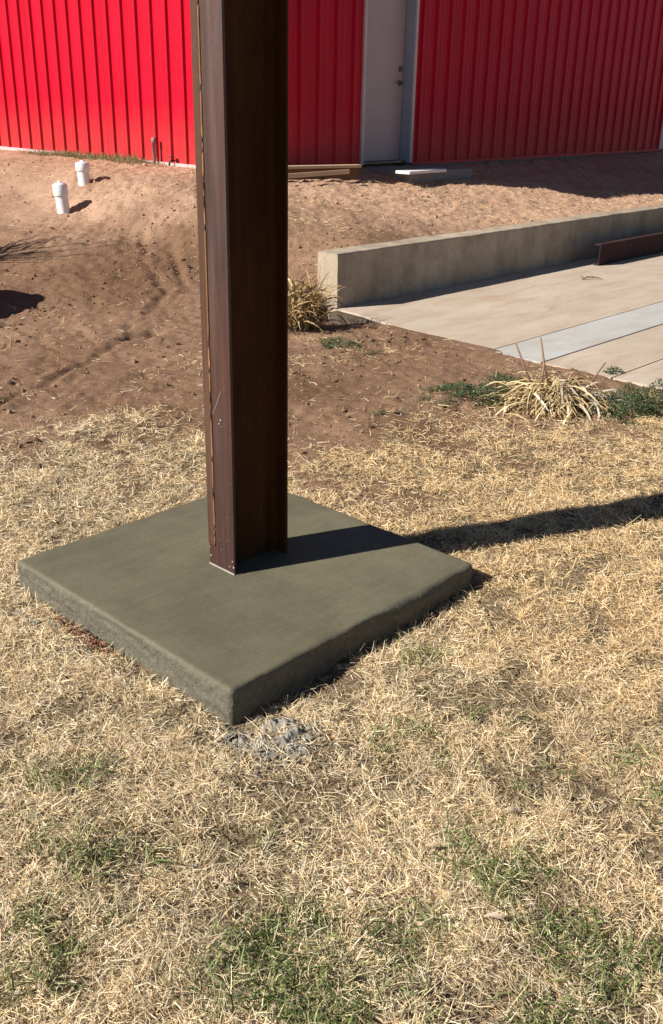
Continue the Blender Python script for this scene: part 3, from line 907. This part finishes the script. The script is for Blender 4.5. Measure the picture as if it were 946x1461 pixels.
    boxo('door_frame', MT['trim'], root, DU0 + .0005, -.036, 2.14, DU1 - .0005, .18, 2.19)
    boxo('threshold', MT['brass'], root, DU0 + .001, .03, .0, DU1 - .001, .179, .028)
    door = boxo('door', MT['doorp'], root, DU0 + .004, .131, .032, DU1 - .006, .176, 2.135, bev=.003)
    # lever handle and deadbolt close to the right jamb
    hx = DU1 - .075
    vs, fs = lathe([(0, 0), (.032, 0), (.034, .006), (.026, .012), (.014, .016), (.013, .05), (.016, .055), (0, .058)], 16)
    vs = [(hx + a, .131 - c, 1.0 + b) for a, b, c in vs]
    obj('door_handle', vs, fs, MT['brass'], door, smooth=True)
    vs, fs = tubepath([(hx, .08, 1.0), (hx - .03, .078, 1.004), (hx - .12, .08, 1.0)], [.011, .010, .008], 8)
    obj('lever', vs, fs, MT['brass'], door, smooth=True)
    vs, fs = lathe([(0, 0), (.033, 0), (.034, .012), (.024, .022), (0, .024)], 16)
    vs = [(hx + a, .131 - c, 1.17 + b) for a, b, c in vs]
    obj('deadbolt', vs, fs, MT['brass'], door, smooth=True)
build_building()

# things lying at the foot of the building
o = boxo('door_step', MT['step'], None, 0, 0, -.25, 1.3, .84, .0, bev=.012)
o.location = W(10.04, BV - .886, ZB - .032); o.rotation_euler = (0, 0, YAW)
tag(o, 'grey concrete door step in the shade below the walk door', 'step')
def lay(name, m, p0, p1, wd, th, label, cat, bev=.003):
    """a board whose top front edge runs from p0 to p1 (yard grid u, v, height)"""
    a, b = Vector(W(*p0)), Vector(W(*p1))
    d = b - a
    o = boxo(name, m, None, 0, 0, -th, d.length, wd, 0, bev=bev)
    o.location = a
    o.rotation_euler = (0, -math.atan2(d.z, math.hypot(d.x, d.y)), math.atan2(d.y, d.x))
    return tag(o, label, cat)
lay('plank', MT['darkplank'], (7.92, 8.76, .896), (9.30, 8.335, .896), .04, .12, 'brown plank on edge that carries the pale plank below the dark red wall', 'plank')
lay('plank', MT['plank'], (7.95, 8.72, .93), (9.31, 8.30, .93), .10, .032, 'pale sunlit plank lying on top of the brown plank', 'plank')
lay('plank', MT['plank'], (7.85, 8.50, .852), (9.05, 8.26, .888), .022, .05, 'narrow pale lath leaning on the dirt in front of the brown plank', 'plank')
lay('board', MT['board'], (9.84, 7.98, .852), (10.62, 8.00, .852), .22, .035, 'short white board lying at the edge of the door step', 'board')

# ================================================================== white clean-out pipes
def pipe(px, py, hgt, lean, label):
    z = float(height(px, py))
    root = thing('cleanout_pipe', label, 'pipe', (px, py, z), 0, 'white clean-out pipes in the dirt bank')
    root.rotation_euler = (R(lean[0]), R(lean[1]), 0)
    r = .066
    vs, fs = lathe([(r, -.1), (r, hgt * .62)], 24)
    obj('riser', vs, fs, MT['white'], root, smooth=True)
    r2 = .077
    vs, fs = lathe([(r, hgt * .56), (r2 - .002, hgt * .56), (r2, hgt * .58), (r2, hgt * .93), (r2 - .004, hgt * .95), (r2 - .012, hgt * .95)], 24)
    obj('hub', vs, fs, MT['white'], root, smooth=True)
    vs, fs = lathe([(r2 - .012, hgt * .94), (.058, hgt * .97), (.052, hgt * .985), (0, hgt * .985)], 24)
    obj('plug', vs, fs, MT['white'], root, smooth=True)
    bm = bmesh.new(); box(bm, -.017, -.017, hgt * .986, .017, .017, hgt * 1.06, bev=.004)
    obj_ = bobj('plug_square', bm, MT['white'], root)
def hit(px_x, guess_y):  # walk along the ground to a depth
    return px_x
pipe(-2.95, 10.85, .31, (0, -4), 'taller nearer white plastic clean-out pipe sticking out of the dirt bank')
pipe(-2.88, 11.55, .225, (0, -2), 'shorter farther white plastic clean-out pipe closer to the red wall')

# small pipes against the sunlit wall, left of the column
p = W(BU - .09, BV + .07 + 1.62)
root = thing('wall_pipe', 'thin white pipe stub standing against the sunlit red wall', 'pipe', (p[0], p[1], ZB - .1))
vs, fs = lathe([(.02, 0), (.02, .33), (.026, .33), (.026, .40), (.0, .402)], 14)
obj('stub', vs, fs, MT['step'], root, smooth=True)
p = W(BU - .07, BV + 1.36)
root = thing('hose_tap', 'small black tap on the foot of the sunlit red wall', 'tap', (p[0], p[1], ZB - .03)); root.scale = (.7, .7, .7)
vs, fs = tubepath([(.07, 0, .10), (-.02, 0, .10), (-.05, 0, .08), (-.06, 0, .02)], [.016, .016, .016, .02], 10)
obj('spout', vs, fs, MT['dark'], root, smooth=True)
vs, fs = lathe([(.0, .12), (.012, .12), (.012, .16), (.05, .162), (.052, .175), (0, .178)], 12)
obj('handle', vs, fs, MT['dark'], root, smooth=True)

# ================================================================== plants
def strap(L, wd, droop, up, seg=7, fold=.25, twist=.0):
    """a strap leaf leaving the origin along +x at elevation up, arching over"""
    vs, fs = [], []
    x = z = 0
    for k in range(seg + 1):
        t = k / seg
        e = up - droop * t
        w2 = wd * .5 * (.8 + .4 * t if t < .5 else 1.0 * (1 - ((t - .5) / .5) ** 2 * .8))
        tw = twist * t
        vs += [(x, -w2 * math.cos(tw), z - w2 * math.sin(tw)), (x, 0, z - fold * w2), (x, w2 * math.cos(tw), z + w2 * math.sin(tw))]
        x += math.cos(e) * L / seg; z += math.sin(e) * L / seg
    for k in range(seg):
        a = 3 * k
        fs += [(a, a + 1, a + 4, a + 3), (a + 1, a + 2, a + 5, a + 4)]
    return vs, fs
def leaf_mesh(name, m, *a, **k):
    vs, fs = strap(*a, **k)
    me = bpy.data.meshes.new(name); me.from_pydata(vs, [], fs); me.update(); me.materials.append(m)
    me.polygons.foreach_set('use_smooth', [True] * len(me.polygons))
    return me
def strap_clump(root, meshes, n, rad, chooser, z=.0, zr=.07):
    for k in range(n):
        a = random.uniform(0, 2 * PI)
        r = rad * math.sqrt(random.random())
        rr = random.uniform(0, 2 * PI)
        o = bpy.data.objects.new('leaf', chooser(a)); COL.objects.link(o); o.parent = root
        o.location = (r * math.cos(rr), r * math.sin(rr) * .8, z + zr * random.random() * (1 - .7 * r / rad))
        o.rotation_euler = (random.gauss(0, .35), 0, a)
        s = random.uniform(.65, 1.15); o.scale = (s, s, s)

def build_clumps():
    p = (1.36, 5.72)
    root = thing('strap_leaf_clump', 'collapsed dry clump of pale strap leaves at the corner of the pavement', 'plant', (p[0], p[1], float(height(*p)) - .01), 0)
    root.scale = (1.16, 1.16, 1.05)
    st = [leaf_mesh('leaf', MT['straw'], random.uniform(.24, .38), random.uniform(.007, .013), random.uniform(1.7, 2.6), random.uniform(.55, 1.2), twist=random.uniform(-1.5, 1.5)) for _ in range(14)]
    pl = [leaf_mesh('leaf', MT['paleleaf'], random.uniform(.22, .34), random.uniform(.010, .016), random.uniform(1.8, 2.8), random.uniform(.6, 1.2), twist=random.uniform(-1.5, 1.5)) for _ in range(12)]
    strap_clump(root, None, 170, .15, lambda a: random.choice(pl if math.cos(a + .6) + random.gauss(0, .35) > .45 else st), .0, .16)
    for k in range(125):      # tangled strands lying every way on top and round about
        x_ = random.gauss(-.02, .18); y_ = random.gauss(-.02, .11)
        rr = math.hypot(x_, y_)
        o = bpy.data.objects.new('leaf', random.choice(pl if x_ + random.gauss(0, .06) > .10 else st)); COL.objects.link(o); o.parent = root
        o.location = (x_, y_, max(.01, .19 * (1 - (rr / .32) ** 1.5)) * random.uniform(.4, 1.1))
        o.rotation_euler = (random.gauss(0, .7), random.uniform(.1, .9), math.atan2(y_, x_) + random.gauss(0, 1.7))
        q = random.uniform(.6, 1.0); o.scale = (q, q, q)
    bm = bmesh.new()
    for k in range(520):
        x_ = random.gauss(0, .12); y_ = random.gauss(0, .085); rr = min(1, math.hypot(x_ / .30, y_ / .24))
        me = random.choice(pl if x_ + random.gauss(0, .08) > .08 else st)
        a = math.atan2(y_, x_) + random.gauss(0, .9); sc = random.uniform(.35, .75)
        mt = Matrix.Translation((x_, y_, .17 * (1 - rr) * random.uniform(.2, 1.1) + .005)) @ Matrix.Rotation(a, 4, 'Z') @ Matrix.Rotation(random.uniform(-.2, .7), 4, 'Y') @ Matrix.Rotation(random.gauss(0, .5), 4, 'X') @ Matrix.Scale(sc, 4)
        n0 = len(bm.verts)
        bm.from_mesh(me); bm.verts.ensure_lookup_table()
        for v in bm.verts[n0:]: v.co = mt @ v.co; v.co.z = max(v.co.z, .004)
    me = bpy.data.meshes.new('broken_strands'); bm.to_mesh(me); bm.free(); me.materials.append(MT['straw'])
    o = bpy.data.objects.new('broken_strands', me); COL.objects.link(o); o.parent = root; o['kind'] = 'stuff'
    for (dx, dy, h, lx, ly, r) in ((-.10, .05, .35, -.13, .02, .007), (-.03, .06, .38, -.07, .03, .008), (-.09, .02, .25, .01, .0, .007), (.14, .08, .24, .12, .02, .005)):
        vs, fs = tubepath([(dx, dy, .05), (dx + lx * .5, dy + ly * .5, h * .55), (dx + lx, dy + ly, h)], [r, r * .9, r * .75], 7)
        obj('stalk', vs, fs, MT['stalk'], root, smooth=True)
    p = (-.36, 7.62)
    root = thing('dry_grass_clump', 'bushy dry ornamental grass clump beside the end of the retaining wall', 'plant', (p[0], p[1], float(height(*p)) - .02), 0)
    root.scale = (1.12, 1.1, 1.35)
    og = [leaf_mesh('leaf', MT['oldstraw'], random.uniform(.20, .36), random.uniform(.007, .012), random.uniform(.6, 2.4), random.uniform(.7, 1.5), twist=random.uniform(-2, 2)) for _ in range(20)]
    strap_clump(root, None, 295, .21, lambda a: random.choice(og), .0, .22)
    # the finer inner blades, too many to pick apart
    bm = bmesh.new()
    for k in range(700):
        me = random.choice(og)
        a = random.uniform(0, 2 * PI); rr = .24 * math.sqrt(random.random()); b_ = random.uniform(0, 2 * PI); sc = random.uniform(.5, .95)
        mt = Matrix.Translation((rr * math.cos(b_), rr * math.sin(b_), random.uniform(0, .16))) @ Matrix.Rotation(a, 4, 'Z') @ Matrix.Rotation(random.gauss(0, .4), 4, 'X') @ Matrix.Scale(sc, 4)
        n0 = len(bm.verts)
        bm.from_mesh(me)
        bm.verts.ensure_lookup_table()
        for v in bm.verts[n0:]: v.co = mt @ v.co
    me = bpy.data.meshes.new('inner_blades'); bm.to_mesh(me); bm.free(); me.materials.append(MT['oldstraw'])
    o = bpy.data.objects.new('inner_blades', me); COL.objects.link(o); o.parent = root; o['kind'] = 'stuff'
build_clumps()

def weed_patch(name, cx, cy, a, b, n, hmax, label, s=(.008, .017)):
    ang = rng.uniform(0, 2 * PI, n); rr = np.sqrt(rng.random(n)) * (1 + .5 * rng.normal(0, .3, n))
    x = cx + rr * np.cos(ang) * a; y = cy + rr * np.sin(ang) * b
    keep = (vnoise(x, y, .12, 3) + vnoise(x, y, .05, 6)) > -.28 + .25 * rr
    x, y, rr = x[keep], y[keep], rr[keep]
    n = len(x)
    u, v = to_uv(x, y)
    g = np.where((u > 5.98) & (v < 5.7), .022, height(x, y))
    top = hmax * np.clip(1 - rr ** 2 * .8, .1, 1) * (.6 + 1.2 * vnoise(x, y, .09, 2) + .3)
    z = g + .004 + np.abs(top) * rng.random(n) ** .6
    sz = rng.uniform(*s, n)
    # a leaflet: folded diamond
    az = rng.uniform(0, 2 * PI, n); tl = rng.normal(.25, .5, n)
    ca, sa = np.cos(az), np.sin(az); ct, stt = np.cos(tl), np.sin(tl)
    V = np.zeros((n, 4, 3))
    loc = np.array([[0, 0, 0], [.55, -.42, .1], [1, 0, 0], [.55, .42, .1]])
    for k in range(4):
        lx = loc[k, 0] * sz; ly = loc[k, 1] * sz; lz = loc[k, 2] * sz
        fx = lx * ct - lz * stt; fz = lx * stt + lz * ct
        V[:, k] = np.stack([x + fx * ca - ly * sa, y + fx * sa + ly * ca, z + fz], -1)
    q = np.arange(n * 4).reshape(-1, 4).astype(np.int32)
    me = bpy.data.meshes.new(name)
    me.vertices.add(n * 4); me.vertices.foreach_set('co', V.astype(np.float32).ravel())
    me.loops.add(q.size); me.loops.foreach_set('vertex_index', q.ravel())
    me.polygons.add(n); me.polygons.foreach_set('loop_start', np.arange(0, q.size, 4, dtype=np.int32))
    me.update(calc_edges=True)
    pal = np.array([[.05, .085, .035], [.075, .12, .05], [.10, .145, .065], [.13, .165, .09]])
    col = pal[rng.integers(0, 4, n)] * rng.uniform(.75, 1.25, n)[:, None]
    at = me.color_attributes.new('tint', 'FLOAT_COLOR', 'POINT')
    at.data.foreach_set('color', np.repeat(np.concatenate([col, np.ones((n, 1))], 1).astype(np.float32), 4, axis=0).ravel())
    me.materials.append(MT['green'])
    o = bpy.data.objects.new(name, me); COL.objects.link(o)
    return tag(o, label, kind='stuff')
weed_patch('weeds', 1.90, 5.60, .42, .24, 11000, .15, 'dense dark green clover weeds right of the strap leaf clump')
weed_patch('weeds', .88, 5.86, .36, .22, 4200, .07, 'low green weeds spreading left of the strap leaf clump')
weed_patch('weeds', 1.12, 6.15, .14, .22, 900, .05, 'green weeds along the broken edge of the pavement')
weed_patch('weeds', 1.88, 6.42, .07, .05, 420, .05, 'small tuft of green weeds growing in a pavement joint', s=(.008, .015))
weed_patch('weeds', .06, 7.05, .22, .16, 1300, .035, 'flat green weeds in the dirt below the dry grass clump')
weed_patch('weeds', .28, 6.78, .12, .06, 300, .02, 'thin green weeds in the dirt nearer the footing')
weed_patch('weeds', .25, 5.45, .07, .05, 140, .02, 'sparse green sprigs at the edge of the dry lawn')

# fringe of grass along the foot of the sunlit wall
n = 2600
vv = rng.beta(2, 2, n) * 3.2 + 10.4
uu = BU - .08 - rng.random(n) ** 1.5 * .35
px = uu * E1[0] + vv * E2[0]; py = uu * E1[1] + vv * E2[1]
pal = np.array([[.10, .13, .05], [.16, .18, .07], [.28, .24, .11], [.4, .3, .15]])
blades('wall_grass', px, py, rng.uniform(.04, .12, n), rng.uniform(.004, .008, n), np.abs(rng.normal(.8, .4, n)), rng.normal(.5, .4, n), pal[rng.integers(0, 4, n)], MT['green'], 'fringe of green grass along the foot of the sunlit red wall', seg=3)

# fallen leaves on the near lawn
def dry_leaf(px, py, L, wd, rz, label, m='leaf'):
    vs, fs = [], []
    for k in range(6):
        t = k / 5
        w2 = wd * .5 * math.sin(PI * min(.97, t * .92 + .05)) ** .8
        zz = .012 * math.sin(t * PI) + random.uniform(-.002, .002)
        vs += [(t * L - L / 2, -w2, zz + .006 * random.random()), (t * L - L / 2, 0, zz), (t * L - L / 2, w2, zz + .006 * random.random())]
    for k in range(5):
        a = 3 * k; fs += [(a, a + 1, a + 4, a + 3), (a + 1, a + 2, a + 5, a + 4)]
    o = obj('dry_leaf', vs, fs, MT[m], None, smooth=True, loc=(px, py, float(height(px, py)) + .024))
    o.rotation_euler = (random.uniform(-.2, .2), random.uniform(-.2, .2), rz)
    return tag(o, label, 'leaf', 'fallen leaves on the dry lawn')
LEAVES = [(830, 1213, .048, .016, .1), (685, 1266, .034, .014, -.2), (520, 1327, .026, .017, .4), (795, 1363, .05, .016, -.4), (292, 1309, .022, .014, .2), (760, 1130, .03, .014, 1.2), (48, 865, .04, .02, .3)]
LL = ['pale curled leaf on the dry lawn at right, farther than the green tufts', 'tan leaf lying on the green tuft right of centre', 'small pinkish tan leaf near the bottom centre', 'long wavy tan leaf beside green blades at lower right', 'little whitish leaf left of the big green tuft', 'dull leaf in dry grass right of the footing corner', 'grey tan leaf just left of the footing']
def px_to_ground(px, py):
    d = _F + _R * (px - 473) / 1383.52 - _U * (py - 730.5) / 1383.52
    t = -HC / d.z
    return d.x * t, d.y * t
LPOS = [(.484, 2.012), (.268, 1.876), (.061, 1.717), (.386, 1.644), (-.228, 1.75), (.41, 2.27), (-1.13, 3.07)]
for (a, lb, q) in zip(LEAVES, LL, LPOS): dry_leaf(q[0], q[1], a[2], a[3], a[4], lb)

# bits on the pavement
bm = rock_mesh(.035, 2, .15)
o = bobj('stone', bm, MT['board'], None, smooth=True)
o.location = (3.19, 9.40, .045)
tag(o, 'small white stone lying on the tan pavement', 'stone')
p = W(9.05, 5.02, .0245)
root = thing('dead_sprig', 'dead brown sprig lying on the pavement below the beam', 'sprig', p)
for k in range(7):
    a = random.uniform(-.5, .5)
    vs, fs = tubepath([(0, 0, .004), (.1 * math.cos(a), .1 * math.sin(a), .02), (.22 * math.cos(a * 1.6), .22 * math.sin(a * 1.6), .008)], .003, 5)
    obj('twig', vs, fs, MT['stalk'], root)

# ================================================================== unseen, left of the picture: added to cast the shadows that reach into it
def build_mound():
    bm = bmesh.new()
    bmesh.ops.create_icosphere(bm, subdivisions=5, radius=1)
    for v in bm.verts:
        d = 1 + .12 * float(vnoise(v.co.x + 3, v.co.y + v.co.z, .5)) + .08 * float(vnoise(v.co.x - v.co.z, v.co.y, .16, 3))
        v.co = Vector((v.co.x * .58 * d, v.co.y * .62 * d, v.co.z * .78 * d))
    o = bobj('shadow_mound', bm, MT['mound'], None, smooth=True)
    o.location = (-3.56, 7.80, .0)
    tag(o, 'unseen heap of brown dirt added to cast the shadow at the left edge', 'dirt heap')
build_mound()
def build_shrub():
    root = thing('bare_shrub', 'leafless twiggy shrub on the dirt bank left of the pipes', 'shrub', (-4.15, 9.1, float(height(-4.15, 9.1))), 0)
    for k in range(60):
        a = random.uniform(0, 2 * PI); t = random.uniform(.05, .28); L = random.uniform(1.0, 1.65)
        p0 = Vector((random.gauss(0, .06), random.gauss(0, .06), -.02))
        d = Vector((math.sin(t) * math.cos(a), math.sin(t) * math.sin(a), math.cos(t)))
        pts = [p0 + d * L * s + Vector((math.cos(a), math.sin(a), 0)) * .12 * s * s for s in (0, .35, .7, 1)]
        vs, fs = tubepath(pts, [.009, .007, .005, .002], 5)
        obj('stem', vs, fs, MT['stalk'], root)
build_shrub()
